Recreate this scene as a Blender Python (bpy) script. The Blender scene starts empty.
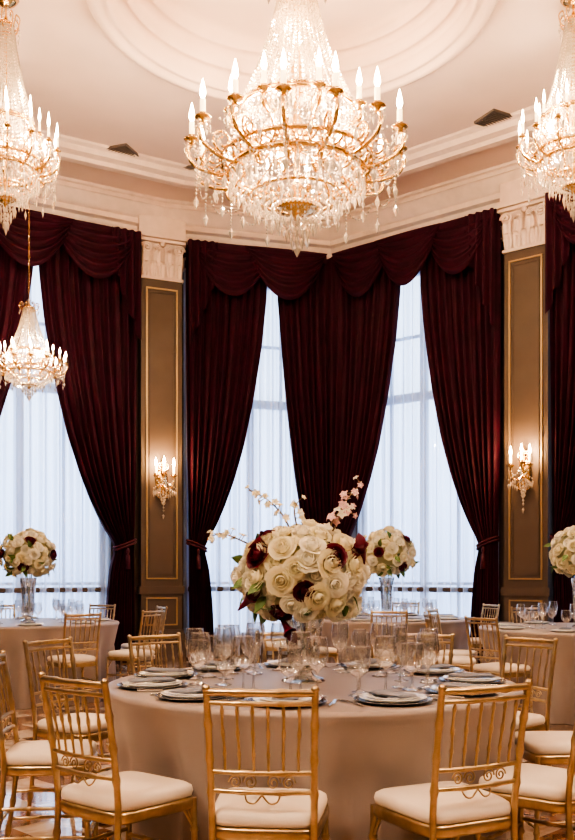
import bpy, math, random
import numpy as np
from mathutils import Vector, Matrix
random.seed(7)
pi=math.pi
D_=bpy.data
scene=bpy.context.scene
try:
    scene.view_settings.view_transform='AgX'
    scene.view_settings.look='AgX - High Contrast'
    scene.view_settings.exposure=0.38
except Exception as e:
    print(e)

# ------------------------------------------------ materials
def mat(name,col,rough=.5,metal=0.0,var=0.0,vscale=8.0,bump=0.0,bscale=60,sheen=0,spec=None,emit=None,estr=0,coat=0,sub=0):
    m=D_.materials.new(name); m.use_nodes=True
    nt=m.node_tree; b=nt.nodes['Principled BSDF']
    b.inputs['Base Color'].default_value=(*col,1)
    b.inputs['Roughness'].default_value=rough
    b.inputs['Metallic'].default_value=metal
    if spec is not None: b.inputs['Specular IOR Level'].default_value=spec
    if sheen: 
        b.inputs['Sheen Weight'].default_value=sheen
        b.inputs['Sheen Tint'].default_value=(*[min(1,c*2.5+.1) for c in col],1)
        b.inputs['Sheen Roughness'].default_value=.4
    if coat: b.inputs['Coat Weight'].default_value=coat
    if emit:
        b.inputs['Emission Color'].default_value=(*emit,1)
        b.inputs['Emission Strength'].default_value=estr
    tc=None
    if var or bump:
        tc=nt.nodes.new('ShaderNodeTexCoord')
    if var:
        n=nt.nodes.new('ShaderNodeTexNoise'); n.inputs['Scale'].default_value=vscale; n.inputs['Detail'].default_value=4
        nt.links.new(tc.outputs['Object'],n.inputs['Vector'])
        r=nt.nodes.new('ShaderNodeValToRGB')
        r.color_ramp.elements[0].position=.3; r.color_ramp.elements[1].position=.7
        r.color_ramp.elements[0].color=(*[max(0,c*(1-var)) for c in col],1)
        r.color_ramp.elements[1].color=(*[min(1,c*(1+var)) for c in col],1)
        nt.links.new(n.outputs['Fac'],r.inputs['Fac']); nt.links.new(r.outputs['Color'],b.inputs['Base Color'])
    if bump:
        n2=nt.nodes.new('ShaderNodeTexNoise'); n2.inputs['Scale'].default_value=bscale; n2.inputs['Detail'].default_value=3
        nt.links.new(tc.outputs['Object'],n2.inputs['Vector'])
        bp=nt.nodes.new('ShaderNodeBump'); bp.inputs['Strength'].default_value=bump; bp.inputs['Distance'].default_value=.01
        nt.links.new(n2.outputs['Fac'],bp.inputs['Height']); nt.links.new(bp.outputs['Normal'],b.inputs['Normal'])
    return m

def mixmat(name,parts):
    m=D_.materials.new(name); m.use_nodes=True; nt=m.node_tree
    for n in list(nt.nodes):
        if n.type!='OUTPUT_MATERIAL': nt.nodes.remove(n)
    out=[n for n in nt.nodes if n.type=='OUTPUT_MATERIAL'][0]
    cur=None; tot=0
    for t,w,s in parts:
        n=nt.nodes.new(t)
        for k,v in s.items(): n.inputs[k].default_value=v
        if cur is None: cur=n.outputs[0]; tot=w
        else:
            mx=nt.nodes.new('ShaderNodeMixShader'); tot+=w
            mx.inputs[0].default_value=w/tot
            nt.links.new(cur,mx.inputs[1]); nt.links.new(n.outputs[0],mx.inputs[2]); cur=mx.outputs[0]
    nt.links.new(cur,out.inputs['Surface'])
    return m

def glassmat(name,tint=(1,1,1),lo=.06,hi=.75,pw=1.0,cloth=None):
    m=D_.materials.new(name); m.use_nodes=True; nt=m.node_tree
    for n in list(nt.nodes):
        if n.type!='OUTPUT_MATERIAL': nt.nodes.remove(n)
    out=[n for n in nt.nodes if n.type=='OUTPUT_MATERIAL'][0]
    tr=nt.nodes.new('ShaderNodeBsdfTransparent'); tr.inputs[0].default_value=(*tint,1)
    if cloth is None:
        gl=nt.nodes.new('ShaderNodeBsdfGlossy'); gl.inputs['Roughness'].default_value=.03; gl.inputs[0].default_value=(1,1,1,1)
    else:
        a=nt.nodes.new('ShaderNodeBsdfTranslucent'); a.inputs[0].default_value=(*cloth,1)
        b=nt.nodes.new('ShaderNodeBsdfDiffuse'); b.inputs[0].default_value=(*cloth,1)
        gl=nt.nodes.new('ShaderNodeMixShader'); gl.inputs[0].default_value=.40
        nt.links.new(a.outputs[0],gl.inputs[1]); nt.links.new(b.outputs[0],gl.inputs[2])
    lw=nt.nodes.new('ShaderNodeLayerWeight'); lw.inputs[0].default_value=.5
    pn=nt.nodes.new('ShaderNodeMath'); pn.operation='POWER'; pn.inputs[1].default_value=pw
    mr=nt.nodes.new('ShaderNodeMapRange'); mr.inputs['To Min'].default_value=lo; mr.inputs['To Max'].default_value=hi
    nt.links.new(lw.outputs['Facing'],pn.inputs[0]); nt.links.new(pn.outputs[0],mr.inputs['Value'])
    mx=nt.nodes.new('ShaderNodeMixShader')
    nt.links.new(mr.outputs[0],mx.inputs[0]); nt.links.new(tr.outputs[0],mx.inputs[1]); nt.links.new(gl.outputs[0],mx.inputs[2])
    nt.links.new(mx.outputs[0],out.inputs['Surface'])
    return m

M={}
M['ceil']=mat('ceiling_plaster',(.76,.585,.49),.7,var=.03,vscale=2)
M['trim']=mat('cream_trim',(.76,.60,.50),.45,var=.05,vscale=9)
M['wall']=mat('taupe_wall',(.072,.050,.036),.6,var=.08,vscale=3)
M['pil']=mat('pilaster_taupe',(.100,.068,.048),.5,var=.08,vscale=3)
M['gold']=mat('gilt_metal',(.80,.55,.26),.24,1.0,var=.1,vscale=12)
M['goldtrim']=mat('gilt_trim',(.46,.32,.17),.35,.6)
M['chair']=mat('chair_gold',(.53,.415,.265),.28,.90,var=.18,vscale=18)
M['cush']=mat('ivory_cushion',(.74,.66,.57),.75,var=.04,bump=.15,bscale=200)
M['cloth']=mat('taupe_satin',(.30,.255,.235),.40,var=.05,vscale=4,sheen=.25,bump=.08,bscale=250)
M['velvet']=mat('burgundy_velvet',(.040,.0022,.0125),.7,var=.3,vscale=6,sheen=.08,spec=.3)
M['rope']=mat('burgundy_cord',(.07,.005,.014),.6)
M['white']=mat('white_porcelain',(.85,.84,.82),.12)
M['charger']=mat('silver_charger',(.22,.215,.22),.25,.8)
M['nap']=mat('grey_napkin',(.19,.205,.25),.8,var=.06,bump=.2,bscale=200)
M['silver']=mat('silverware',(.75,.73,.70),.18,1.0)
def petal(name,c):
    return mixmat(name,[('ShaderNodeBsdfDiffuse',.66,{'Color':(*c,1)}),('ShaderNodeBsdfTranslucent',.34,{'Color':(*c,1)})])
M['cream']=petal('cream_petal',(.94,.89,.70))
M['ivory']=petal('ivory_petal',(.96,.93,.82))
M['burg']=mat('burgundy_petal',(.13,.006,.024),.5,var=.3,vscale=25)
M['pink']=mat('blush_petal',(.72,.46,.46),.55,var=.2,vscale=25)
M['leaf']=mat('leaf_green',(.12,.20,.06),.5,var=.25,vscale=20)
M['base']=mat('bouquet_filler',(.50,.50,.32),.7,var=.12,vscale=20)
M['stem']=mat('stem_brown',(.20,.14,.07),.6)
M['frame']=mat('window_frame_paint',(.60,.63,.68),.5)
M['vent']=mat('vent_metal',(.15,.125,.11),.5,.3)
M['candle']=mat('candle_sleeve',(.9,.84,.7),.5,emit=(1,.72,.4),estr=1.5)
M['bulb']=mat('flame_bulb',(1,.9,.7),.3,emit=(1,.76,.46),estr=55)
M['sbulb']=mat('sconce_flame_bulb',(1,.9,.7),.3,emit=(1,.7,.36),estr=60)
M['crystal']=mixmat('cut_crystal',[('ShaderNodeBsdfDiffuse',.16,{'Color':(1,.92,.80,1)}),('ShaderNodeBsdfTranslucent',.18,{'Color':(1,.92,.81,1)}),
   ('ShaderNodeBsdfTransparent',.18,{'Color':(.98,.95,.91,1)}),('ShaderNodeBsdfGlossy',.48,{'Color':(1,.95,.88,1),'Roughness':.04})])
M['sheer']=glassmat('sheer_voile',(.90,.94,1),.42,1.0,.7,cloth=(.72,.80,.95))
M['glass']=glassmat('clear_glass',(.96,.975,.98),.17,1.0,1.3)
M['vglass']=glassmat('vase_glass',(.95,.97,.96),.30,1.0,1.1)
M['pane']=glassmat('window_glass',(.96,.98,1),.02,.3)

def floormat():
    m=D_.materials.new('inlaid_marble'); m.use_nodes=True; nt=m.node_tree; b=nt.nodes['Principled BSDF']
    b.inputs['Roughness'].default_value=.07; b.inputs['Coat Weight'].default_value=.5
    tc=nt.nodes.new('ShaderNodeTexCoord'); mp=nt.nodes.new('ShaderNodeMapping'); mp.inputs['Rotation'].default_value=(0,0,pi/4)
    nt.links.new(tc.outputs['Object'],mp.inputs[0])
    ck=nt.nodes.new('ShaderNodeTexChecker'); ck.inputs['Scale'].default_value=3.2
    nt.links.new(mp.outputs[0],ck.inputs[0])
    n=nt.nodes.new('ShaderNodeTexNoise'); n.inputs['Scale'].default_value=4; n.inputs['Detail'].default_value=8; n.inputs['Distortion'].default_value=1.6
    nt.links.new(tc.outputs['Object'],n.inputs[0])
    r1=nt.nodes.new('ShaderNodeValToRGB'); r1.color_ramp.elements[0].position=.35; r1.color_ramp.elements[1].position=.6
    r1.color_ramp.elements[0].color=(.45,.31,.21,1); r1.color_ramp.elements[1].color=(.72,.60,.49,1)
    r2=nt.nodes.new('ShaderNodeValToRGB'); r2.color_ramp.elements[0].position=.35; r2.color_ramp.elements[1].position=.55
    r2.color_ramp.elements[0].color=(.13,.06,.03,1); r2.color_ramp.elements[1].color=(.36,.19,.10,1)
    nt.links.new(n.outputs['Fac'],r1.inputs[0]); nt.links.new(n.outputs['Fac'],r2.inputs[0])
    mx=nt.nodes.new('ShaderNodeMix'); mx.data_type='RGBA'
    nt.links.new(ck.outputs['Fac'],mx.inputs[0]); nt.links.new(r1.outputs[0],mx.inputs[6]); nt.links.new(r2.outputs[0],mx.inputs[7])
    nt.links.new(mx.outputs[2],b.inputs['Base Color'])
    return m
M['floor']=floormat()

# ------------------------------------------------ mesh builder
class MB:
    def __init__(s): s.v=[];s.f=[];s.m=[];s.s=[];s.mats=[]
    def mi(s,k):
        if k not in s.mats: s.mats.append(k)
        return s.mats.index(k)
    def add(s,vs,fs,k,smooth=True,X=None):
        o=len(s.v); i=s.mi(k)
        if X is not None: vs=[X@Vector(p) for p in vs]
        s.v.extend([tuple(p) for p in vs])
        for f in fs:
            s.f.append(tuple(a+o for a in f)); s.m.append(i); s.s.append(smooth)
    def grid(s,P,k,smooth=True,X=None,closed=False):
        nr=len(P); nc=len(P[0]); vs=[p for r in P for p in r]; fs=[]
        for i in range(nr-1):
            for j in range(nc if closed else nc-1):
                j2=(j+1)%nc
                fs.append((i*nc+j,i*nc+j2,(i+1)*nc+j2,(i+1)*nc+j))
        s.add(vs,fs,k,smooth,X)
    def lathe(s,prof,k,n=16,X=None,smooth=True):
        P=[[(r*math.cos(2*pi*j/n),r*math.sin(2*pi*j/n),z) for j in range(n)] for r,z in prof]
        s.grid(P,k,smooth,X,True)
    def tube(s,pts,r,k,n=6,X=None,closed=False):
        pts=[Vector(p) for p in pts]; N=len(pts)
        if not isinstance(r,(list,tuple)): r=[r]*N
        P=[]; prev=None
        for i,p in enumerate(pts):
            if closed: t=pts[(i+1)%N]-pts[i-1]
            else: t=pts[min(i+1,N-1)]-pts[max(i-1,0)]
            if t.length<1e-9: t=Vector((0,0,1))
            t.normalize()
            if prev is None:
                a=Vector((0,0,1)) if abs(t.z)<.9 else Vector((1,0,0))
                nn=t.cross(a).normalized()
            else:
                nn=(prev-t*prev.dot(t)); nn=nn.normalized() if nn.length>1e-6 else t.orthogonal().normalized()
            prev=nn; bb=t.cross(nn)
            P.append([p+(nn*math.cos(2*pi*j/n)+bb*math.sin(2*pi*j/n))*r[i] for j in range(n)])
        if closed: P.append(P[0])
        s.grid(P,k,True,X,True)
        if not closed:
            s.add(P[0],[tuple(range(n))[::-1]],k,False,X); s.add(P[-1],[tuple(range(n))],k,False,X)
    def box(s,a,b,k,X=None):
        x0,y0,z0=a;x1,y1,z1=b
        vs=[(x0,y0,z0),(x1,y0,z0),(x1,y1,z0),(x0,y1,z0),(x0,y0,z1),(x1,y0,z1),(x1,y1,z1),(x0,y1,z1)]
        s.add(vs,[(0,3,2,1),(4,5,6,7),(0,1,5,4),(1,2,6,5),(2,3,7,6),(3,0,4,7)],k,False,X)
    def octa(s,c,w,h,k,X=None,up=.5):
        x,y,z=c
        vs=[(x,y,z-h*(1-up)),(x+w,y,z),(x,y+w,z),(x-w,y,z),(x,y-w,z),(x,y,z+h*up)]
        s.add(vs,[(0,2,1),(0,3,2),(0,4,3),(0,1,4),(5,1,2),(5,2,3),(5,3,4),(5,4,1)],k,False,X)
    def mesh(s,name):
        me=D_.meshes.new(name); me.from_pydata(s.v,[],s.f)
        for k in s.mats: me.materials.append(M[k])
        me.polygons.foreach_set('material_index',s.m); me.polygons.foreach_set('use_smooth',s.s)
        me.update(); return me
    def obj(s,name,parent=None,W=None):
        o=put(s.mesh(name),name,parent=parent)
        if W is not None: o.matrix_world=W
        return o
def put(me,name,loc=(0,0,0),rz=0,sc=(1,1,1),parent=None):
    o=D_.objects.new(name,me); scene.collection.objects.link(o)
    o.location=loc; o.rotation_euler=(0,0,rz); o.scale=sc
    if parent: o.parent=parent
    return o
def empty(name,loc=(0,0,0),rz=0,sc=(1,1,1)):
    o=D_.objects.new(name,None); scene.collection.objects.link(o); o.location=loc; o.rotation_euler=(0,0,rz); o.scale=sc
    o.empty_display_size=.1
    return o
def T(x,y,z): return Matrix.Translation((x,y,z))
def RZ(a): return Matrix.Rotation(a,4,'Z')

# ------------------------------------------------ room plan
CZ=6.5
P1=Vector((-1.87,13.25)); C0=Vector((.68,14.0))
dA=Vector((-.866,-.5)); dB=(C0-P1).normalized(); dC=Vector((.775,-.632)).normalized()
A_end=P1+dA*5.4; C_end=C0+dC*7.6
poly=[P1.copy(),A_end,Vector((A_end.x,-6)),Vector((C_end.x,-6)),C_end,C0]
area=sum(poly[i].x*poly[(i+1)%6].y-poly[(i+1)%6].x*poly[i].y for i in range(6))/2
if area<0: poly=poly[::-1]
def offset(poly,d):
    n=len(poly); out=[]
    for i in range(n):
        p0,p1,p2=poly[i-1],poly[i],poly[(i+1)%n]
        e1=(p1-p0).normalized(); e2=(p2-p1).normalized()
        n1=Vector((-e1.y,e1.x)); n2=Vector((-e2.y,e2.x))
        b=(n1+n2); out.append(p1+b*(d/(1+n1.dot(n2))))
    return out
def sweep(name,prof,k='trim'):
    mb=MB(); rows=[]
    for d,z in prof:
        q=offset(poly,d); rows.append([(p.x,p.y,z) for p in q])
    mb.grid(rows,k,False,None,True); return mb.obj(name)

mb=MB(); q=offset(poly,-.25); mb.add([(p.x,p.y,0) for p in q],[tuple(range(6))],'floor',False); mb.obj('floor')
DX,DY,DR=.04,8.36,1.72
import bmesh
bm=bmesh.new(); q=offset(poly,-.05)
vo=[bm.verts.new((p.x,p.y,CZ)) for p in q]; NC=72
vi=[bm.verts.new((DX+DR*math.cos(2*pi*i/NC),DY+DR*math.sin(2*pi*i/NC),CZ)) for i in range(NC)]
eds=[bm.edges.new((vo[i],vo[(i+1)%6])) for i in range(6)]+[bm.edges.new((vi[i],vi[(i+1)%NC])) for i in range(NC)]
bmesh.ops.triangle_fill(bm,use_beauty=True,use_dissolve=False,edges=eds)
me=D_.meshes.new('ceiling'); bm.to_mesh(me); bm.free(); me.materials.append(M['ceil']); put(me,'ceiling')
mb=MB()
mb.lathe([(1.88,6.5),(1.875,6.45),(1.85,6.42),(1.80,6.41),(1.775,6.425),(1.76,6.46),(1.735,6.465),(1.70,6.44),(1.67,6.45),(1.67,6.58),(1.65,6.62),(1.60,6.63),(1.58,6.61),(1.55,6.62),(1.55,6.74),(1.53,6.78),(1.47,6.79),(1.45,6.77),(1.42,6.78),(1.42,6.86),(1.38,6.90),(1.30,6.91),(1.2,6.92),(.6,6.97),(.3,6.98),(.28,6.95),(.2,6.93),(.12,6.95),(0.001,6.95)],'ceil',96,T(DX,DY,0))
mb.obj('ceiling_dome_recess')
sweep('trim_1',[(0,5.98),(.03,5.98),(.035,6.04),(.06,6.06),(.09,6.12),(.10,6.16),(.17,6.18),(.17,6.25),(.20,6.27),(.27,6.34),(.33,6.40),(.36,6.41),(.36,6.46),(.40,6.47),(.41,6.50)])
sweep('trim_2',[(1.05,6.5),(1.06,6.46),(1.12,6.43),(1.17,6.36),(1.22,6.35),(1.30,6.35),(1.33,6.39),(1.42,6.41),(1.46,6.46),(1.52,6.48),(1.54,6.5)])
sweep('trim_3',[(0,.98),(.02,.98),(.035,1.0),(.035,1.03),(.02,1.05),(0,1.05)],'pil')
sweep('baseboard_main',[(0,.22),(.015,.22),(.03,.19),(.03,0)],'pil')

def wall(name,p,q,wins):
    d=(q-p); L=d.length; d.normalize(); nrm=Vector((-d.y,d.x))
    if nrm.dot(Vector((0,5))-p)<0: nrm=-nrm
    X=Matrix(((d.x,nrm.x,0,p.x),(d.y,nrm.y,0,p.y),(0,0,1,0),(0,0,0,1)))
    mb=MB(); t=-.22; us=0
    for (u0,u1,z0,z1) in wins:
        mb.box((us,t,0),(u0,0,CZ),'wall'); mb.box((u0,t,0),(u1,0,z0),'wall'); mb.box((u0,t,z1),(u1,0,CZ),'wall'); us=u1
    mb.box((us,t,0),(L,0,CZ),'wall'); mb.obj(name,W=X); return X
ZW0,ZW1=.25,5.62
XA=wall('wall_left_bay',P1,A_end,[(.75,3.15,ZW0,ZW1)])
XB=wall('wall_back_left',P1,C0,[(.45,2.35,ZW0,ZW1)])
XC=wall('wall_back_right',C0,C_end,[(.45,2.65,ZW0,ZW1),(3.65,5.75,ZW0,ZW1)])
wall('wall_left',A_end,Vector((A_end.x,-6)),[]); wall('wall_rear',Vector((A_end.x,-6)),Vector((C_end.x,-6)),[]); wall('wall_right',C_end,Vector((C_end.x,-6)),[])

wn=[0]
def window(X,u0,u1):
    wn[0]+=1; mb=MB(); z0,z1=ZW0,ZW1; y0,y1=-.16,-.08
    f=.09
    mb.box((u0,y0,z0),(u0+f,y1,z1),'frame'); mb.box((u1-f,y0,z0),(u1,y1,z1),'frame')
    mb.box((u0+f,y0,z0),(u1-f,y1,z0+f),'frame'); mb.box((u0+f,y0,z1-f),(u1-f,y1,z1),'frame')
    um=(u0+u1)/2
    mb.box((u0+f,y0,3.72),(u1-f,y1,3.84),'frame')
    mb.box((um-.05,y0+.003,z0+f),(um+.05,y1-.003,3.72),'frame'); mb.box((um-.05,y0+.003,3.84),(um+.05,y1-.003,z1-f),'frame')
    for uu in ((u0+um)/2,(u1+um)/2): mb.box((uu-.02,y0+.02,z0+f),(uu+.02,y1-.02,z1-f),'frame')
    for z in (1.1,4.65): mb.box((u0+f,y0+.02,z-.02),(u1-f,y1-.02,z+.02),'frame')
    mb.add([(u0+f,-.12,z0+f),(u1-f,-.12,z0+f),(u1-f,-.12,z1-f),(u0+f,-.12,z1-f)],[(0,1,2,3)],'pane',False)
    mb.obj('window_%d'%wn[0],W=X)
def sheer(X,u0,u1):
    mb=MB(); n=int((u1-u0)*130); rows=[]
    for z in np.linspace(.03,5.66,10):
        r=[]
        for i in range(n+1):
            u=u0+(u1-u0)*i/n
            y=.035+.040*math.sin(u*34+1.4*math.sin(u*5)+.25*math.sin(z*.9))+.014*math.sin(u*61+z*.35+1.1*math.sin(u*3))
            r.append((u,y,z))
        rows.append(r)
    mb.grid(rows,'sheer',True); mb.obj('sheer_curtain',W=X)
ZS=[6.05,5.3,4.6,3.8,3.1,2.6,2.2,1.9,1.62,1.3,.8,0]
STD=[1,1,.94,.83,.70,.57,.44,.32,.17,.24,.28,.31]
MILD=[1,1,.93,.84,.74,.66,.58,.52,.47,.46,.45,.46]
def frac(z,tab): 
    return float(np.interp(z,ZS[::-1],tab[::-1]))
def drape(X,uo,ui,tab=STD,tie=True,nf=10,yb=.205,seed=0):
    mb=MB(); ns=nf*9; zs=np.linspace(.012,5.97,60); rows=[]
    W=ui-uo; rnd=random.Random(seed); ph=rnd.random()*6
    for z in zs:
        w=W*(frac(z,tab)*.5+frac(z+.08,tab)*.25+frac(max(0,z-.08),tab)*.25)
        g=abs(w)/abs(W)
        r=[]
        sh=W*.06*(1-g) if tie else 0
        for i in range(ns+1):
            s=i/ns
            a=.060*(.55+.45*min(1,1.3*(1-g)+.35))
            y=yb+a*math.sin(2*pi*nf*s+ph+.5*math.sin(3*s+z*.5))+.018*math.sin(2*pi*nf*2.3*s+ph*2+z*.7)
            r.append((uo+sh+w*s,y+(.05*(1-g)*math.sin(pi*s) if tie else 0),z))
        rows.append(r)
    mb.grid(rows,'velvet',True)
    if tie:
        w=W*.17; cx=uo+W*.05+w/2
        for k in range(2):
            pts=[(cx+(abs(w)/2+.04)*math.cos(t),yb+.02+.11*math.sin(t),1.66-.04*k+ (.06*math.cos(t) if W<0 else -.06*math.cos(t))) for t in np.linspace(0,2*pi,28,endpoint=False)]
            mb.tube(pts,.016,'rope',6,None,closed=True)
        mb.lathe([(.001,0),(.02,-.02),(.025,-.06),(.014,-.09),(.03,-.12),(.035,-.30),(.001,-.30)],'rope',10,T(cx,yb+.15,1.6))
    mb.obj('velvet_drape',W=X)
def valance(X,u0,u1,nsw,tails=(True,True)):
    mb=MB(); zt=6.0; L=(u1-u0)
    mb.box((u0,.29,5.86),(u1,.32,5.99),'velvet')
    w=L/nsw*1.22
    for k in range(nsw):
        c=u0+w/2+(L-w)*(k/(nsw-1) if nsw>1 else .5); rows=[]
        yo=.34+.03*(k%2)
        for i in range(29):
            s=i/28; r=[]
            sag=math.sin(pi*s)**.75
            for j in range(41):
                t=j/40
                z=zt-.02-t*(.10+.66*sag); fold=.026*math.sin(t*2*pi*5.5+.8*math.sin(pi*s))*min(1,sag*1.6+.2)
                y=yo+.10*math.sin(pi*t*.6)*sag+fold
                r.append((c+(s-.5)*w*(1-.10*t*(1)),y,z))
            rows.append(r)
        mb.grid(rows,'velvet',True)
    for side,on in ((0,tails[0]),(1,tails[1])):
        if not on: continue
        rows=[]
        for i in range(49):
            s=i/48; u=(u0+s*.42) if side==0 else (u1-s*.42)
            st=math.floor(s*4)/4+(s*4-math.floor(s*4))**2*.25
            zb=4.45+1.1*st; r=[]
            for j in range(24):
                t=j/23; z=zt-.02-(zt-.02-zb)*t
                r.append((u,.38+.045*math.sin(s*2*pi*4)*(.5+.5*t),z))
            rows.append(r)
        mb.grid(rows,'velvet',True)
    mb.obj('swag_valance',W=X)
window(XA,.75,3.15); window(XB,.45,2.35); window(XC,.45,2.65); window(XC,3.65,5.75)
sheer(XA,.6,3.3); sheer(XB,.36,2.45); sheer(XC,.30,2.80); sheer(XC,3.6,5.85)
drape(XA,.40,1.78,seed=1); drape(XA,3.55,1.84,seed=2)
drape(XB,.36,1.56,seed=3); drape(XB,2.56,1.72,MILD,False,8,seed=4)
drape(XC,.10,1.34,seed=5); drape(XC,2.88,1.66,seed=6)
drape(XC,3.58,4.6,seed=7); drape(XC,5.90,4.7,seed=8)
valance(XA,.40,3.55,3); valance(XB,.38,2.46,2,(True,False)); valance(XC,.24,2.88,3,(False,True)); valance(XC,3.58,5.90,3)

# pilasters
def leafmb(mb,X,w,h,k):
    rows=[]
    for i in range(7):
        t=i/6; ww=w*math.sin(pi*min(1,(.25+t*.75)))**.6*(1 if t<.9 else .7)
        y=.02+.05*t*t; z=h*math.sin(t*pi*.62)
        if t>.75: y+=.035*(t-.75)/.25
        rows.append([(ww*(s),y-.012*math.cos(s*pi*3)+ .01,z) for s in np.linspace(-.5,.5,7)])
    mb.grid(rows,k,True,X)
def pilaster(W,yb=.002):
    X=Matrix(); mb=MB(); w=.30; d=.2; zc=5.42
    mb.box((-w,yb,0),(w,d,zc),'pil')
    for a,b,e in ((0,.30,.05),(.30,.38,.035),(.38,.44,.02)): mb.box((-w-e,yb,a),(w+e,d+e,b),'pil')
    mb.box((-w-.03,yb,.95),(w+.03,d+.03,1.06),'pil')
    def frame(x0,x1,z0,z1,t,dep,k,y=d):
        mb.box((x0,y-.004,z0),(x0+t,y+dep,z1),k,X); mb.box((x1-t,y-.004,z0),(x1,y+dep,z1),k,X)
        mb.box((x0+t,y-.004,z0),(x1-t,y+dep,z0+t),k,X); mb.box((x0+t,y-.004,z1-t),(x1-t,y+dep,z1),k,X)
    frame(-w+.07,w-.07,1.16,zc-.12,.020,.02,'goldtrim'); frame(-w+.115,w-.115,1.22,zc-.18,.010,.012,'pil')
    frame(-w+.07,w-.07,.50,.90,.02,.015,'goldtrim')
    mb.box((-w-.02,yb,zc),(w+.02,d+.02,zc+.04),'trim',X)
    mb.box((-w+.02,yb,zc+.04),(w-.02,d,zc+.52),'trim',X)
    for row,(n,z,h,yo) in enumerate(((5,zc+.04,.19,0),(4,zc+.18,.21,.03))):
        for i in range(n):
            xx=-w+.06+(2*w-.12)*i/(n-1)
            leafmb(mb,X@T(xx,d-.01+yo,z),.115,h,'trim')
        for sx in (-1,1):
            for yy in (.08,.15):
                leafmb(mb,X@T(sx*(w-.03+yo),yy,z)@RZ(-sx*pi/2),.08,h,'trim')
    for sx in (-1,1):
        pts=[(sx*(w-.06+.085*math.cos(t)*(1-t/14)*1.0),d+.06+.02*t/10,zc+.42+.075*math.sin(t)*(1-t/14)) for t in np.linspace(0,12,34)]
        mb.tube(pts,.018,'trim',5,X)
        pts=[(sx*(.07+.05*math.cos(t)*(1-t/14)),d+.05,zc+.43+.05*math.sin(t)*(1-t/14)) for t in np.linspace(0,12,30)]
        mb.tube(pts,.012,'trim',5,X)
    mb.lathe([(.001,.03),(.03,.025),(.05,0),(.001,0)],'trim',8,X@T(0,d+.04,zc+.50)@Matrix.Rotation(-pi/2,4,'X'))
    mb.box((-w-.05,yb,zc+.52),(w+.05,d+.07,zc+.56),'trim',X); mb.box((-w-.08,yb,zc+.57),(w+.08,d+.10,zc+.62),'trim',X)
    mb.box((-w-.04,yb,zc+.62),(w+.04,d+.05,CZ-.02),'trim',X)
    mb.obj('pilaster',W=W)
def frameX(p,nrm):
    nrm=nrm.normalized(); x=Vector((-nrm.y,nrm.x))
    return Matrix(((x.x,nrm.x,0,p.x),(x.y,nrm.y,0,p.y),(0,0,1,0),(0,0,0,1)))
nB=Vector((dB.y,-dB.x)); nA=Vector((-dA.y,dA.x))
if nA.y>0:nA=-nA
if nB.y>0:nB=-nB
nC=Vector((dC.y,-dC.x))
if nC.y>0:nC=-nC
XP1=frameX(P1,nA+nB); pC=C0+dC*3.24; XP2=frameX(pC,nC)
pilaster(XP1,.05); pilaster(XP2)
pilaster(frameX(P1+dA*3.95,nA)); pilaster(frameX(C0+dC*6.3,nC))

def candle(mb,p,h,r,fb='bulb',X=None):
    x,y,z=p; A=T(x,y,z) if X is None else X@T(x,y,z)
    mb.lathe([(.001,-r*2.2),(r*1.2,-r*2),(r*.8,-r*1.2),(r*3.0,0),(r*3.2,r*.3),(r*1.4,r*.2),(r*1.3,r*1.8),(r*1.0,r*1.9)],'gold',10,A)
    mb.lathe([(r,r*.5),(r,h),(r*.5,h+.002)],'candle',8,A)
    fh=r*7.5
    mb.lathe([(r*.4,h),(r*1.15,h+fh*.25),(r*1.0,h+fh*.45),(r*.45,h+fh*.8),(.0008,h+fh)],fb,8,A)
def bez(pts,n):
    P=[Vector(p) for p in pts]; P=[P[0]*2-P[1]]+P+[P[-1]*2-P[-2]]; out=[]
    seg=len(P)-3
    for i in range(seg):
        a,b,c,d=P[i:i+4]
        m=max(2,n//seg)
        for j in range(m):
            t=j/m
            out.append(.5*((2*b)+(c-a)*t+(2*a-5*b+4*c-d)*t*t+(3*b-a-3*c+d)*t**3))
    out.append(P[-2]); return out
def light(name,loc,w,col,r):
    l=D_.lights.new(name,'POINT'); l.energy=w; l.color=col; l.shadow_soft_size=r
    o=D_.objects.new(name,l); scene.collection.objects.link(o); o.location=loc; return o
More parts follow.
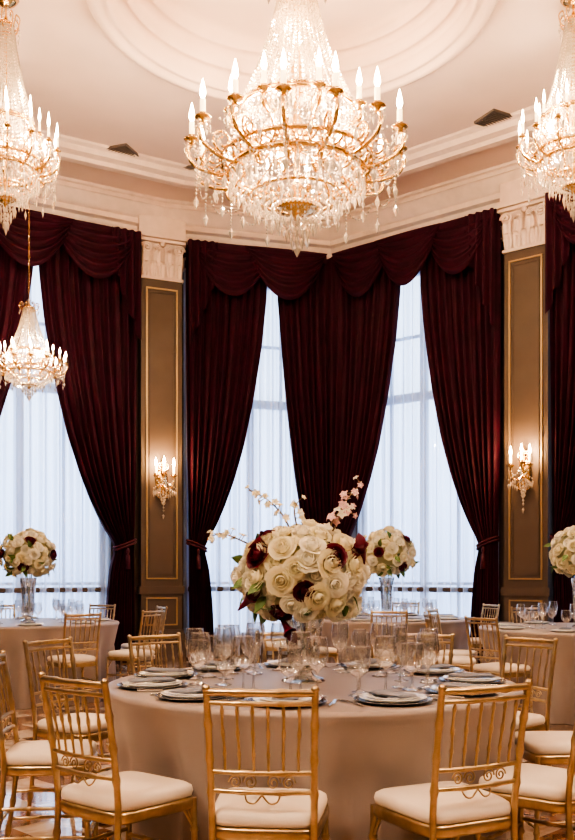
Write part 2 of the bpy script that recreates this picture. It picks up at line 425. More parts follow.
def sconce(W):
    X=None; mb=MB()
    mb.lathe([(.001,.045),(.03,.04),(.055,.02),(.07,.015),(.085,0)],'gold',14,Matrix.Rotation(-pi/2,4,'X')@Matrix.Diagonal((1,2.2,1,1)))
    for sx in (-1,1):
        pts=[Vector((0,.03,-.05)),Vector((sx*.05,.09,-.12)),Vector((sx*.11,.13,-.09)),Vector((sx*.135,.14,.0)),Vector((sx*.13,.14,.05))]
        mb.tube(bez(pts,16),.013,'gold',6,X); candle(mb,(sx*.13,.14,.06),.13,.017,'sbulb',X)
        pts=[(sx*(.03+.05*math.cos(t)*(1-t/12)),.03,.2+.05*math.sin(t)*(1-t/12)) for t in np.linspace(-1.5,9,26)]
        mb.tube(pts,.010,'gold',5,X)
        pts=[(sx*(.04+.05*math.cos(t)*(1-t/12)),.03,-.2-.05*math.sin(t)*(1-t/12)) for t in np.linspace(-1.5,9,26)]
        mb.tube(pts,.010,'gold',5,X)
        for k in range(4):
            mb.octa((sx*(.07+.03*k),.14,-.06-.02*k),.012,.03,'crystal',X); mb.octa((sx*(.07+.03*k),.14,-.13-.02*k),.018,.09,'crystal',X,.3)
            mb.octa((sx*(.06+.03*k),.10,-.22+.02*k),.016,.08,'crystal',X,.3)
        for i in range(9):
            t=i/8; mb.octa((sx*.13*t,.14+.03*math.sin(pi*t),.02-.09*math.sin(pi*t)),.011,.025,'crystal',X)
    candle(mb,(0,.10,.10),.13,.015,'sbulb',X)
    mb.tube([(0,.03,0),(0,.09,.02),(0,.10,.09)],.01,'gold',6,X)
    for k in range(7):
        mb.octa((0,.05,-.16-.045*k),.024-.002*abs(k-2),.055,'crystal',X)
        for sx in (-1,1):
            if k<5: mb.octa((sx*(.05-.008*k),.05,-.14-.045*k),.018,.055,'crystal',X)
    mb.octa((0,.05,-.50),.02,.08,'crystal',X,.3)
    mb.lathe([(.001,.32),(.012,.3),(.03,.24),(.012,.2),(.02,.16),(.03,.1)],'gold',8,T(0,.03,0))
    mb.obj('wall_sconce',W=W)
    light('sconce_lamp',W@Vector((0,.26,.26)),26,(1,.62,.33),.04)
for XP in (XP1,XP2): sconce(XP@T(0,.226,2.56))

# ------------------------------------------------ chandelier
def chandelier_mesh():
    mb=MB()
    def bead(r,a,z,w,h,up=.5): mb.octa((r*math.cos(a),r*math.sin(a),z),w,h,'crystal',None,up)
    def strand(r0,z0,r1,z1,a,n,w,sag=0,da=0):
        for i in range(n):
            t=(i+.5)/n; r=r0+(r1-r0)*t-sag*math.sin(pi*t); z=z0+(z1-z0)*t
            bead(r,a+da*t,z,w,abs(z1-z0)/n*.95+.004 if abs(z1-z0)>.2 else .03)
    def ring(r,z,tr,k='gold',n=48): mb.tube([(r*math.cos(2*pi*i/n),r*math.sin(2*pi*i/n),z) for i in range(n)],tr,k,6,closed=True)
    mb.lathe([(.001,.33),(.03,.34),(.05,.38),(.14,.41),(.20,.43),(.20,.46),(.05,.48),(.03,.55),(.06,.62),(.03,.7),(.03,.95),(.09,1.02),(.12,1.1),(.06,1.2),(.03,1.3),(.03,1.6),(.06,1.7),(.03,1.8),(.025,2.4),(.06,2.45),(.10,2.52),(.05,2.56),(.02,2.62),(.02,2.72)],'gold',14)
    ring(.62,.76,.030); ring(.70,.86,.020); ring(.54,1.30,.020); ring(.52,1.34,.012); ring(.30,.98,.01)
    ring(.15,2.50,.014); ring(.40,.56,.016)
    for i in range(36):
        a=2*pi*i/36; a2=a+2*pi/72
        mb.tube([(.64*math.cos(a),.64*math.sin(a),.77),(.70*math.cos(a2),.70*math.sin(a2),.86),(.64*math.cos(a+pi/18),.64*math.sin(a+pi/18),.77)],.011,'gold',4)
    for i in range(8):
        a=2*pi*i/8
        mb.tube([(.03*math.cos(a),.03*math.sin(a),.98),(.3*math.cos(a),.3*math.sin(a),.98),(.62*math.cos(a),.62*math.sin(a),.77)],.008,'gold',5)
        mb.tube([(.03*math.cos(a),.03*math.sin(a),1.5),(.25*math.cos(a),.25*math.sin(a),1.45),(.54*math.cos(a),.54*math.sin(a),1.31)],.007,'gold',5)
    NB=36
    for i in range(NB):
        a=2*pi*i/NB
        for j in range(13):
            t=(j+.5)/13; th=t*pi/2
            bead(.12+.50*math.cos(th)**.9,a,.76-.33*math.sin(th),.015,.05)
    for i in range(40):
        a=2*pi*i/40
        bead(.62,a,.72,.012,.03); bead(.62,a,.68,.012,.03); bead(.62,a,.61,.021,.11,.35)
    for i in range(26):
        a=2*pi*i/26
        bead(.40,a,.50,.012,.03); bead(.40,a,.43,.020,.11,.35)
    for r,n,z in ((.18,18,.30),(.10,10,.22),(.05,6,.14)):
        for i in range(n):
            a=2*pi*i/n+r*9
            bead(r,a,z+.09,.010,.03); bead(r,a,z+.05,.010,.03); bead(r,a,z-.01,.020,.11,.35)
    for z in (.30,.25,.2,.15): bead(0,0,z,.022,.05)
    bead(0,0,.07,.038,.14,.45)
    def arms(n,R,zc,off,rin,zin,drop,ch,cr):
        cups=[]
        for i in range(n):
            a=off+2*pi*i/n
            prof=[(rin,zin),(rin+(R-rin)*.30,zin-drop*.5),(rin+(R-rin)*.62,zc-drop),(R*.99,zc-drop*.72),(R*1.04,zc-drop*.25),(R,zc)]
            pts=bez([(r*math.cos(a),r*math.sin(a),z) for r,z in prof],24)
            mb.tube(pts,.019,'gold',6)
            sc=[((R*.80+.09*math.cos(t)*(1-t/11)),zc-drop*.45+.09*math.sin(t)*(1-t/11)) for t in np.linspace(-1.6,8,24)]
            mb.tube([(r*math.cos(a),r*math.sin(a),z) for r,z in sc],.013,'gold',5)
            sc=[((R*.62+.07*math.cos(t)*(1-t/11)),zc-drop*1.0-.05+.06*math.sin(-t)*(1-t/11)) for t in np.linspace(-1.6,8,24)]
            mb.tube([(r*math.cos(a),r*math.sin(a),z) for r,z in sc],.012,'gold',5)
            p=(R*math.cos(a),R*math.sin(a),zc+.03); candle(mb,p,ch,cr); cups.append((a,p))
            for k in range(6):
                b=2*pi*k/6; x=p[0]+.06*math.cos(b); y=p[1]+.06*math.sin(b)
                mb.octa((x,y,p[2]-.035),.009,.025,'crystal'); mb.octa((x,y,p[2]-.085),.015,.07,'crystal',None,.35)
            for fr_,ln in ((.96,.30),(.78,.22)):
                zt=zc-drop*.75
                m=int(ln/.035)
                for k in range(m): bead(R*fr_,a,zt-.03-k*.033,.011,.03)
                bead(R*fr_,a,zt-.03-m*.033-.04,.026,.13,.4)
        for i in range(n):
            a0=cups[i][0]; a1=a0+2*pi/n
            for j in range(1,14):
                t=j/14
                bead(R*(1-.04*math.sin(pi*t)),a0+(a1-a0)*t,zc-.20*math.sin(pi*t),.013,.032)
            for j in range(1,12):
                t=j/12
                bead(R*.93,a0+(a1-a0)*t,zc-drop-.02-.13*math.sin(pi*t),.011,.028)
            am=(a0+a1)/2; bead(R*.96,am,zc-.26,.020,.10,.4)
            for k in range(10):
                t=k/10; bead(R*.96+(0.5-R*.96)*t,am,zc-.05+.3*t-.12*math.sin(pi*t),.011,.032)
    arms(14,.96,1.00,.1,.5,.86,.26,.16,.024)
    arms(8,.62,1.22,.3,.3,1.02,.14,.16,.023)
    NT=44
    for i in range(NT):
        a=2*pi*i/NT; strand(.15,2.48,.54,1.33,a,30,.0150,.05)
    for i in range(22):
        a=2*pi*i/22+.05; strand(.10,2.3,.34,1.25,a,20,.018,.03)
    for i in range(NT):
        a=2*pi*i/NT; strand(.54,1.28,.66,.84,a,12,.013,.04)
        bead(.54,a,1.24,.012,.03); bead(.54,a+.05,1.17,.020,.10,.35)
    for i in range(8):
        a=2*pi*i/8
        pts=bez([(.04*math.cos(a),.04*math.sin(a),2.42),(.20*math.cos(a),.20*math.sin(a),2.44),(.27*math.cos(a),.27*math.sin(a),2.56),(.20*math.cos(a),.20*math.sin(a),2.62),(.17*math.cos(a),.17*math.sin(a),2.56)],16)
        mb.tube(pts,.012,'gold',5)
        bead(.26,a,2.44,.012,.03); bead(.26,a,2.38,.020,.10,.35)
        for k in range(8): bead(.05+.2*k/8,a,2.7-.14*k/8-.05*math.sin(pi*k/8),.011,.032)
    for i in range(16):
        a=2*pi*i/16; bead(.15,a,2.43,.016,.09,.35)
    return mb.mesh('chandelier_body')
CM=chandelier_mesh()
LC=(1,.80,.60)
def chandelier(x,y,z,sc,ztop,power,nl=4,rad=.05):
    e=empty('crystal_chandelier',(x,y,z))
    put(CM,'body',sc=sc,parent=e)
    mb=MB(); z0=2.68*sc[2]; L=max(.05,ztop-z-z0); s=max(.5,sc[0])
    n=max(1,int(L/(.06*s+.02))); lh=L/n
    for i in range(n):
        c=z0+lh*(i+.5); A=T(0,0,c)@RZ(pi/2*(i%2))
        mb.tube([(.018*s*math.cos(t),0,lh*.6*math.sin(t)) for t in np.linspace(0,2*pi,10,endpoint=False)],.005*s,'gold',4,A,closed=True)
    mb.lathe([(.001,L+z0-.09),(.03,L+z0-.08),(.09,L+z0-.04),(.12,L+z0-.002),(.001,L+z0-.001)],'gold',16)
    o=mb.obj('chain_and_canopy',parent=e)
    for i in range(nl):
        a=2*pi*i/nl+.4
        light('chandelier_lamp',(x+.45*sc[0]*math.cos(a),y+.45*sc[0]*math.sin(a),z+1.12*sc[2]),power/nl,LC,rad)
chandelier(.087,8.42,4.14,(1,1,1),6.95,310,4)
for i in range(3):  # added fill lamps hidden in the top strands, to warm the dome recess
    light('dome_fill_lamp',(.087+.12*math.cos(i*2.1),8.42+.12*math.sin(i*2.1),6.2),18,(1,.68,.42),.03)
chandelier(-2.58,8.4,4.33,(.48,.48,.77),CZ,140,2)
chandelier(2.62,8.4,4.45,(.50,.50,.74),CZ,140,2)
chandelier(-3.1,11.0,3.30,(.45,.45,.45),CZ,70,2)
chandelier(-3.0,-.6,4.5,(.8,.8,.7),CZ,950,1,.35)  # added pair behind the camera, out of view, as front fill light
chandelier(3.0,-.6,4.5,(.8,.8,.7),CZ,950,1,.35)
chandelier(-4.2,3.4,4.7,(.6,.6,.62),CZ,330,1,.25)  # added pair out of view at the sides, more fill for the front table
chandelier(4.2,3.4,4.7,(.6,.6,.62),CZ,330,1,.25)

def vent(x,y,w,d,rz):
    mb=MB()
    mb.box((-w,-d,-.008),(w,d,.012),'vent')
    for i in range(9):
        yy=-d+2*d*(i+.5)/9; mb.box((-w+.02,yy-.006,-.02),(w-.02,yy+.006,-.007),'vent')
    for a,b in (((-w-.02,-d-.02,-.015),(w+.02,-d,.012)),((-w-.02,d,-.015),(w+.02,d+.02,.012)),((-w-.02,-d,-.015),(-w,d,.012)),((w,-d,-.015),(w+.02,d,.012))): mb.box(a,b,'vent')
    mb.obj('ceiling_vent',W=T(x,y,CZ-.012)@RZ(rz))
vent(-2.16,11.45,.24,.14,-.35); vent(2.48,10.65,.24,.15,.5); vent(-1.25,11.95,.22,.12,-.1)

# ------------------------------------------------ chairs
def chair_mesh():
    mb=MB(); k='chair'
    def rod(a,b,r,nodes=2,n=8):
        a=Vector(a);b=Vector(b); pts=[];rs=[]
        pts.append(a);rs.append(r)
        for i in range(nodes):
            t=(i+1)/(nodes+1)
            L=(b-a).length
            for dt,m in ((-.012,1),(-.006,1.35),(.006,1.35),(.012,1)):
                pts.append(a.lerp(b,t+dt/L*.9)); rs.append(r*m)
        pts.append(b);rs.append(r); mb.tube(pts,rs,k,n)
    for sx in (-1,1):
        rod((sx*.190,.185,0),(sx*.185,.175,.44),.0125,3)
        path=bez([(sx*.165,-.235,0),(sx*.168,-.195,.25),(sx*.169,-.180,.45),(sx*.172,-.205,.66),(sx*.177,-.245,.875)],40)
        rs=[]
        for p in path:
            r=.012
            for zn in (.11,.22,.33,.56,.66,.76): 
                if abs(p.z-zn)<.012: r=.016
            rs.append(r)
        mb.tube(path,rs,k,8)
        mb.lathe([(.011,0),(.015,.008),(.011,.018),(.001,.022)],k,8,T(sx*.177,-.246,.87))
        rod((sx*.170,-.205,.15),(sx*.188,.18,.15),.008,2); rod((sx*.171,-.192,.27),(sx*.187,.18,.27),.008,2)
        mb.tube(bez([(sx*.187,.178,.34),(sx*.15,.178,.40),(sx*.11,.178,.43)],8),.006,k,5)
        mb.tube(bez([(sx*.186,.170,.34),(sx*.183,.13,.40),(sx*.18,.09,.43)],8),.006,k,5)
    rod((-.188,.18,.13),(.188,.18,.13),.008,3); rod((-.187,.178,.25),(.187,.178,.25),.008,3)
    rod((-.168,-.21,.20),(.168,-.21,.20),.008,3)
    def yb(z): return -.180-.065*max(0,(z-.45)/.425)**1.4
    def rail(z,r,bow=.02,n=14):
        w=.169+.008*(z-.45)/.42
        pts=[(w*s,yb(z)-bow*(1-s*s),z) for s in np.linspace(-1,1,n)]
        mb.tube(pts,[r*1.3 if i in(4,9) else r for i in range(n)],k,8)
    rail(.868,.012); rail(.835,.0075); rail(.62,.008); rail(.56,.008)
    for i in range(6):
        s=(-.714+.2857*i)
        p0=Vector((.169*s,yb(.62)-.02*(1-s*s),.62)); p1=Vector((.176*s,yb(.835)-.02*(1-s*s),.835))
        pts=bez([p0,Vector((p0.x,yb(.69)-.02*(1-s*s),.69)),Vector((p1.x,yb(.76)-.02*(1-s*s),.76)),p1],20)
        mb.tube(pts,[.0078 if i in (5,10,11,16) else .0052 for i in range(len(pts))],k,6)
    for sx in (-1,1):
        for cx,R in ((.038,.024),(.088,.022)):
            pts=[(sx*(cx+R*math.cos(t)*(1-t/13)),yb(.58)-.014,.59+R*math.sin(t)*(1-t/13)) for t in np.linspace(0,10.5,30)]
            mb.tube(pts,.0030,k,5)
        mb.tube(bez([(0,yb(.5)-.015,.55),(sx*.025,yb(.5)-.015,.525),(sx*.05,yb(.5)-.015,.53),(sx*.06,yb(.5),.555)],14),.0032,k,5)
    def outline(hw_f,hw_b,yf,ybk,n=40):
        pts=[]
        for i in range(n):
            t=2*pi*i/n; c=math.cos(t); s_=math.sin(t)
            e=.32; x=abs(c)**e*(1 if c>0 else -1); y=abs(s_)**e*(1 if s_>0 else -1)
            yy=(yf+ybk)/2+y*(yf-ybk)/2; hw=hw_b+(hw_f-hw_b)*((yy-ybk)/(yf-ybk))
            pts.append((x*hw,yy))
        return pts
    o=outline(.205,.182,.20,-.195)
    rows=[]
    for sc,z in ((.0,.405),(.97,.405),(1,.415),(1,.437),(.98,.445),(.0,.445)):
        rows.append([(x*sc,y*sc,z) for x,y in o])
    mb.grid(rows,k,True,None,True)
    rows=[]
    for sc,z in ((.90,.444),(.97,.450),(.99,.466),(.97,.482),(.90,.491),(.6,.498),(.0,.501)):
        rows.append([(x*sc,y*sc,z) for x,y in o])
    mb.grid(rows,'cush',True,None,True)
    return mb.mesh('dining_chair')
CH=chair_mesh()
def chair(x,y,a,s=1.0): put(CH,'dining_chair',(x,y,0),a,(s*.93,s*.93,s))

# ------------------------------------------------ tables
def table_mesh(seed,R=.9):
    mb=MB(); rnd=random.Random(seed); n=240; H=.75
    ph=[rnd.random()*6.28 for _ in range(6)]
    def wav(t): 
        return .55*math.sin(13*t+ph[0]+.9*math.sin(2*t+ph[3]))+.3*math.sin(21*t+ph[1]+.7*math.sin(3*t+ph[4]))+.2*math.sin(7*t+ph[2])
    rows=[]
    for r in (0.0,.3,.6,.8,.87): rows.append([(r*math.cos(2*pi*i/n),r*math.sin(2*pi*i/n),H) for i in range(n)])
    for a in np.linspace(.2,1,4): rows.append([((R-.02+.02*math.sin(a*pi/2))*math.cos(2*pi*i/n),(R-.02+.02*math.sin(a*pi/2))*math.sin(2*pi*i/n),H-.02+.02*math.cos(a*pi/2)) for i in range(n)])
    for z in np.linspace(.71,.004,18):
        t=(H-z)/H; r=[]
        for i in range(n):
            th=2*pi*i/n; q=R-.06*min(1,t*3)+.064*min(1,t*2.4)*wav(th)*(.6+.4*t)
            r.append((q*math.cos(th),q*math.sin(th),z))
        rows.append(r)
    mb.grid(rows,'cloth',True,None,True)
    mb.lathe([(.001,.742),(.77,.742),(.77,.72),(.001,.72)],'stem',32)
    mb.lathe([(.05,.72),(.05,.1),(.3,.05),(.3,.01)],'stem',12)
    return mb.mesh('banquet_table')
TM=table_mesh(1)
TABLES=[(.108,4.03,1.3),(-2.60,9.2,0),(1.08,10.0,2),(2.62,8.2,4)]
for x,y,r in TABLES: put(TM,'banquet_table',(x,y,0),r)

def lathe_mesh(name,prof,k,n=28,extra=None):
    mb=MB(); mb.lathe(prof,k,n)
    if extra: extra(mb)
    return mb.mesh(name)
def rimf(r,z,t=.0013):
    def f(mb): mb.tube([(r*math.cos(2*pi*i/28),r*math.sin(2*pi*i/28),z) for i in range(28)],t,'glass',5,None,True)
    return f
wine=lathe_mesh('wine_glass',[(.001,.003),(.034,.001),(.035,.003),(.012,.008),(.0045,.014),(.0038,.05),(.0045,.085),(.012,.094),(.026,.106),(.037,.128),(.040,.150),(.037,.18),(.033,.205)],'glass',28,rimf(.033,.205))
gob=lathe_mesh('water_goblet',[(.001,.003),(.036,.001),(.037,.003),(.012,.009),(.005,.016),(.0045,.045),(.006,.062),(.018,.070),(.034,.085),(.043,.11),(.044,.135),(.040,.17)],'glass',28,rimf(.040,.17))
flute=lathe_mesh('champagne_flute',[(.001,.003),(.030,.001),(.031,.003),(.010,.008),(.004,.014),(.0036,.07),(.006,.085),(.016,.11),(.023,.15),(.024,.19),(.021,.225)],'glass',28,rimf(.021,.225))
charger=lathe_mesh('charger_plate',[(.001,.004),(.10,.004),(.115,.008),(.145,.014),(.147,.012),(.12,.002),(.09,.0005),(.001,.0005)],'charger',40)
plate=lathe_mesh('dinner_plate',[(.001,.004),(.085,.004),(.095,.008),(.124,.018),(.126,.016),(.10,.004),(.08,.0),(.001,.0)],'white',40,
   lambda mb: mb.lathe([(.001,.012),(.065,.012),(.075,.016),(.100,.022),(.102,.020),(.078,.012),(.06,.006),(.001,.006)],'white',36))
def napkin():
    mb=MB()
    for k,(w,h,z) in enumerate(((.048,.098,.0),(.046,.095,.004))):
        rows=[]
        for i in range(13):
            s=-1+2*i/12; row=[]
            for j in range(9):
                t=-1+2*j/8
                e=1 if (abs(s)<1 and abs(t)<1) else 0
                row.append((t*w,s*h,z+.005*e+.002*math.cos(t*2.2)*e+.001*math.sin(s*5)*e))
            rows.append(row)
        mb.grid(rows,'nap',True)
    return mb.mesh('folded_napkin')
NAP=napkin()
def fork():
    mb=MB()
    mb.tube([(0,-.10,.005),(0,-.05,.006),(0,.02,.007),(0,.04,.005)],[.0045,.0045,.003,.004],'silver',6)
    mb.box((-.010,.036,.003),(.010,.055,.006),'silver')
    for x in (-.009,-.003,.003,.009): mb.box((x-.0015,.055,.003),(x+.0015,.095,.005),'silver')
    return mb.mesh('dinner_fork')
def knife():
    mb=MB(); mb.tube([(0,-.10,.006),(0,-.06,.006),(0,0,.005)],[.005,.0055,.004],'silver',6)
    mb.add([(-.004,0,.002),(.008,0,.002),(.009,.07,.002),(.004,.11,.002),(-.004,.115,.002),(-.004,0,.005),(-.004,.115,.004)],[(0,4,3,2,1),(5,1,2,3,6),(0,5,6,4)],'silver',False)
    return mb.mesh('dinner_knife')
FK,KN=fork(),knife()
def setting(cx,cy,a,full=True,R=.70,rnd=random.Random(5)):
    z=.7505; rot=a+pi/2
    def loc(dx,dy,zz=0):
        ux,uy=math.cos(rot),math.sin(rot); vx,vy=-math.sin(rot),math.cos(rot)
        bx,by=cx+R*math.cos(a),cy+R*math.sin(a)
        return (bx+ux*dx+vx*dy,by+uy*dx+vy*dy,z+zz)
    if full: put(charger,'charger_plate',loc(0,0),rot)
    put(plate,'dinner_plate',loc(0,0,.0045 if full else 0),rot)
    put(NAP,'folded_napkin',loc(0,0,(.028 if full else .0235)),rot+rnd.uniform(-.2,.2))
    if full:
        put(FK,'dinner_fork',loc(-.163,.02),rot); put(KN,'dinner_knife',loc(.163,.02),rot)
    j=lambda: rnd.uniform(-.012,.012)
    s=1.12 if full else 1
    put(wine,'wine_glass',loc(.08+j(),.19+j()),rot,(s,s,s))
    put(gob,'water_goblet',loc(-.03+j(),.20+j()),rot,(s,s,s))
    if full:
        if rnd.random()<.35: put(flute,'champagne_flute',loc(.02+j(),.295+j()),rot,(s,s,s))
        else: put(wine,'wine_glass',loc(.02+j(),.295+j()),rot,(s,s,s*1.06))
    elif rnd.random()<.6: put(wine,'wine_glass',loc(.02+j(),.285+j()),rot,(1,1,1.08))

deg=math.radians
tx,ty=TABLES[0][:2]
for a,d,tw in ((-99,1.07,.06),(-129,1.07,.0),(-173,1.12,0),(151,1.32,0),(126,1.20,.1),(95,1.2,0),(62,1.2,-.1),(37,1.27,0),(5,1.12,0),(-40,1.07,0),(-67.5,1.07,.05)):
    A=deg(a); chair(tx+d*math.cos(A),ty+d*math.sin(A),A+pi/2+tw)
for i in range(11): setting(tx,ty,deg(-99+i*360/11))
for (x,y,_),angs in ((TABLES[1],(-150,-100,-55,-18,25,70,120,170)),(TABLES[2],(-135,-95,25,75,120,180)),(TABLES[3],(-140,-95,-45,0,45,95,150,-175))):
    for a in angs:
        A=deg(a); chair(x+1.16*math.cos(A),y+1.16*math.sin(A),A+pi/2+random.uniform(-.12,.12))
    for i in range(8): setting(x,y,2*pi*i/8+.3,False)

# ------------------------------------------------ flowers
def rose(mb,X,R,k,rnd):
    mb.lathe([(.001,.50*R),(.10*R,.47*R),(.17*R,.30*R),(.15*R,.05*R),(.001,-.2*R)],k,7,X)
    for L,(n,rr,h,te,curl,wd) in enumerate(((3,.24,.66,.74,0,1.35),(4,.42,.64,.69,.02,1.15),(5,.62,.54,.61,.06,.98),(5,.82,.40,.55,.12,.88),(6,1.0,.20,.51,.16,.76))):
        for p in range(n):
            a0=2*pi*p/n+L*.9+rnd.uniform(-.25,.25); rows=[]
            hh=h*rnd.uniform(.85,1.12); tilt=rnd.uniform(-.05,.08)
            for i in range(6):
                t=i/5; row=[]
                for j in range(5):
                    s=-1+j/2
                    ang=a0+s*wd*(.35+.65*math.sin(pi*min(.5,t*.55)))
                    edge=(1-.24*s*s*t)
                    rad=R*(rr*math.sin(pi*(.04+(te-.04)*t))+(curl+tilt)*max(0,t-.6)*2.0)*(1+.07*s)
                    zz=R*(-.25+(hh+.25)*(.5-.5*math.cos(pi*min(1,t*.95+.02)))*edge-(curl*.6*max(0,t-.75)*4*.35))
                    row.append((rad*math.cos(ang),rad*math.sin(ang),zz))
                rows.append(row)
            mb.grid(rows,k,True,X)
def orient(d,roll=0):
    d=Vector(d).normalized(); return d.to_track_quat('Z','Y').to_matrix().to_4x4()@RZ(roll)
def leaf(mb,X,L,W,k):
    rows=[]
    for i in range(7):
        t=i/6; w=W*math.sin(pi*t**.8)*.5+.0006
        rows.append([(w*s,L*t,-.25*L*t*t+.25*abs(s)*w) for s in (-1,-.5,0,.5,1)])
    mb.grid(rows,k,True,X)
def bouquet_mesh(name,rx,rz,N,seed,hero):
    mb=MB(); rnd=random.Random(seed)
    mb.lathe([(.001,-rz*.78)]+[(rx*.76*math.cos(t),rz*.76*math.sin(t)) for t in np.linspace(-1.2,1.5,9)]+[(.001,rz*.76)],'base',20)
    dirs=[]
    for i in range(N):
        zz=1-1.82*(i+.5)/N; r=math.sqrt(max(0,1-zz*zz)); a=i*2.39996
        d=Vector((r*math.cos(a),r*math.sin(a),zz))+Vector((rnd.uniform(-.08,.08),rnd.uniform(-.08,.08),rnd.uniform(-.08,.08)))
        dirs.append(d.normalized())
    targ=[(-.18,.11),(.0,-.04),(.17,.08),(-.10,-.19)] if hero else [(.15,.12),(-.17,.03),(.12,-.13)]
    burg=set()
    for (x,z) in targ:
        dx=x/rx; dz=z/rz; dy=-math.sqrt(max(0,1-dx*dx-dz*dz)); t=Vector((dx,dy,dz)).normalized()
        burg.add(max(range(N),key=lambda i:dirs[i].dot(t)))
    for i in range(N):
        if dirs[i].y>0.2 and rnd.random()<.06: burg.add(i)
    for i,d in enumerate(dirs):
        k='burg' if i in burg else ('cream' if rnd.random()<.5 else 'ivory')
        R=rnd.uniform(.045,.062)*(rx/.3)*(.95 if k=='burg' else 1)
        p=Vector((d.x*rx,d.y*rx,d.z*rz))*(rnd.uniform(.80,1.0) if k!='burg' else .95)
        dd=d+Vector((rnd.uniform(-.35,.35),rnd.uniform(-.35,.35),rnd.uniform(-.2,.35)))
        rose(mb,T(*p)@orient(dd,rnd.random()*6),R,k,rnd)
    for i in range(22):
        a=rnd.random()*6.28; e=rnd.uniform(-.95,-.3) if i<14 else rnd.uniform(-.2,.8)
        d=Vector((math.cos(a)*math.cos(e),math.sin(a)*math.cos(e),math.sin(e)))
        p=Vector((d.x*rx,d.y*rx,d.z*rz))*.92
        leaf(mb,T(*p)@orient(d,rnd.random()*6)@Matrix.Rotation(1.1,4,'X'),.085,.042,'leaf')
    if hero:
        for (x,z,an) in ((.21,.07,.4),(.25,.09,-.2),(-.20,.14,1.0),(-.25,-.12,.8),(-.08,-.21,2.6)):
            X=T(x,-.14,z)@Matrix.Rotation(an,4,'Y')@Matrix.Rotation(.5,4,'X')
            mb.lathe([(.003,-.05),(.010,-.02),(.016,.02),(.027,.040),(.031,.045)],'burg',10,X)
            leaf(mb,X@T(0,.01,.03)@Matrix.Rotation(1.2,4,'X'),.06,.045,'burg')
        def branch(pts,k,nfl,size):
            P=bez(pts,30); mb.tube(P,[.0045*(1-.6*i/len(P)) for i in range(len(P))],'stem',5)
            for q in range(nfl):
                t=.35+.65*(q/(nfl-1)); p=P[min(len(P)-1,int(t*(len(P)-1)))]
                off=Vector((rnd.uniform(-1,1),rnd.uniform(-1,.6),rnd.uniform(-.6,1)))*.028
                kk=k if rnd.random()<.7 else 'ivory'
                sz=size*(1.15-.55*t)
                mb.tube([p,p+off],.0018,'stem',4)
                Xf=T(*(p+off))@orient(Vector((off.x,off.y-.02,off.z+.01)),rnd.random()*6)
                for m in range(5):
                    leaf(mb,Xf@RZ(m*2*pi/5)@Matrix.Rotation(.35,4,'X'),sz,sz*.75,kk)
                mb.octa((0,0,.004),.004,.01,'cream',Xf)
        branch([(.10,-.02,.15),(.16,-.06,.25),(.19,-.05,.33),(.25,-.04,.40)],'pink',16,.026)
        branch([(.12,.0,.15),(.12,-.05,.22),(.17,-.04,.29),(.21,-.03,.27)],'pink',12,.024)
        branch([(-.05,-.03,.18),(-.09,-.05,.26),(-.16,-.05,.33),(-.24,-.05,.37)],'cream',14,.022)
        branch([(-.18,-.05,.1),(-.27,-.08,.15),(-.36,-.08,.18),(-.42,-.06,.15)],'cream',14,.020)
        branch([(-.02,.0,.18),(-.04,0,.28),(-.02,0,.33)],'cream',8,.024)
    return mb.mesh(name)
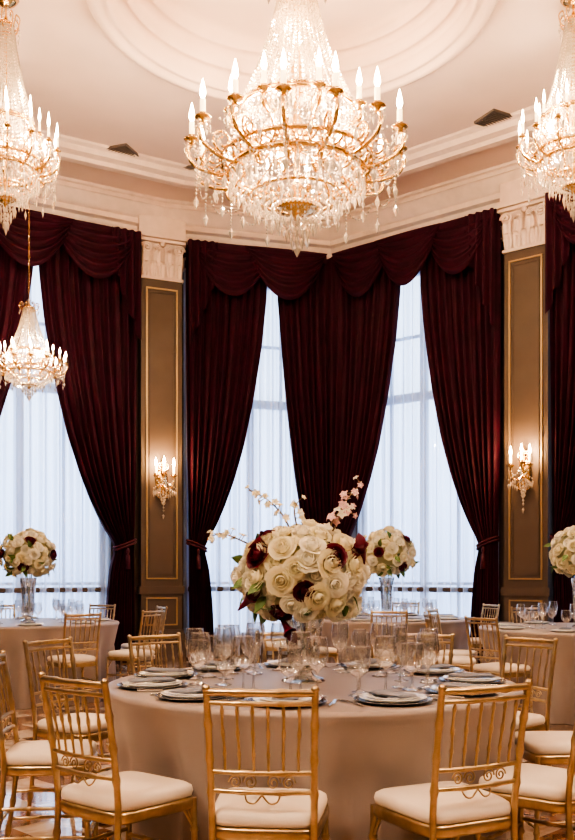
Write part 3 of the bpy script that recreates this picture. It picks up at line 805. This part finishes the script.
def vase_mesh(name,H,r):
    mb=MB(); n=32
    prof=[(.001,.002),(r*1.05,.001),(r*1.1,.006),(r*1.0,.014),(r*.55,.03),(r*.42,.045),(r*.55,.06),(r*.72,.085),(r*.80,H*.45),(r*.92,H*.8),(r*1.12,H),(r*1.06,H-.003),(r*.86,H*.8),(r*.74,H*.45),(r*.6,.1),(.001,.08)]
    P=[[ (q*(1+.035*(1 if j%2 else -1)*(1 if .05<z<H*.9 else .3))*math.cos(2*pi*j/n),q*(1+.035*(1 if j%2 else -1)*(1 if .05<z<H*.9 else .3))*math.sin(2*pi*j/n),z) for j in range(n)] for q,z in prof]
    mb.grid(P,'vglass',False,None,True)
    rnd=random.Random(2)
    for i in range(7):
        a=rnd.random()*6.28; a2=a+2.5
        mb.tube([(r*.4*math.cos(a),r*.4*math.sin(a),.10),(r*.5*math.cos(a2),r*.5*math.sin(a2),H+.05)],.003,'leaf',5)
    return mb.mesh(name)
B1=bouquet_mesh('bouquet',.285,.222,100,11,True); V1=vase_mesh('crystal_vase',.30,.088)
B2=bouquet_mesh('bouquet_b',.26,.235,76,21,False); V2=vase_mesh('crystal_vase_b',.44,.075)
e=empty('flower_centerpiece',(.07,4.03,.751)); put(V1,'vase',parent=e); put(B1,'bouquet',(0,0,.468),parent=e)
for (x,y,_),s in ((TABLES[1],1.06),(TABLES[2],1.2),(TABLES[3],1.06)):
    e=empty('flower_centerpiece',(x,y,.751)); put(V2,'vase',parent=e); put(B2,'bouquet',(0,0,.44+.22*s),x*.15,(s,s,s),parent=e)

# ------------------------------------------------ world
w=D_.worlds.new('World'); scene.world=w; w.use_nodes=True; nt=w.node_tree; bg=nt.nodes['Background']
tc=nt.nodes.new('ShaderNodeTexCoord'); sp=nt.nodes.new('ShaderNodeSeparateXYZ'); rp=nt.nodes.new('ShaderNodeValToRGB')
nt.links.new(tc.outputs['Generated'],sp.inputs[0]); nt.links.new(sp.outputs['Z'],rp.inputs[0]); nt.links.new(rp.outputs[0],bg.inputs[0])
el=rp.color_ramp.elements; el[0].position=0; el[0].color=(.40,.52,.76,1); el[1].position=.35; el[1].color=(.76,.87,1,1)
x=rp.color_ramp.elements.new(.08); x.color=(.60,.74,.98,1)
bg.inputs[1].default_value=2.9

cd=D_.cameras.new('camera'); cam=D_.objects.new('camera',cd); scene.collection.objects.link(cam)
cam.location=(0,0,1.22); cam.rotation_euler=(pi/2,0,0)
cd.sensor_fit='AUTO'; cd.sensor_width=36; cd.lens=917*36/840; cd.shift_y=155/840
cd.clip_start=.05
scene.camera=cam
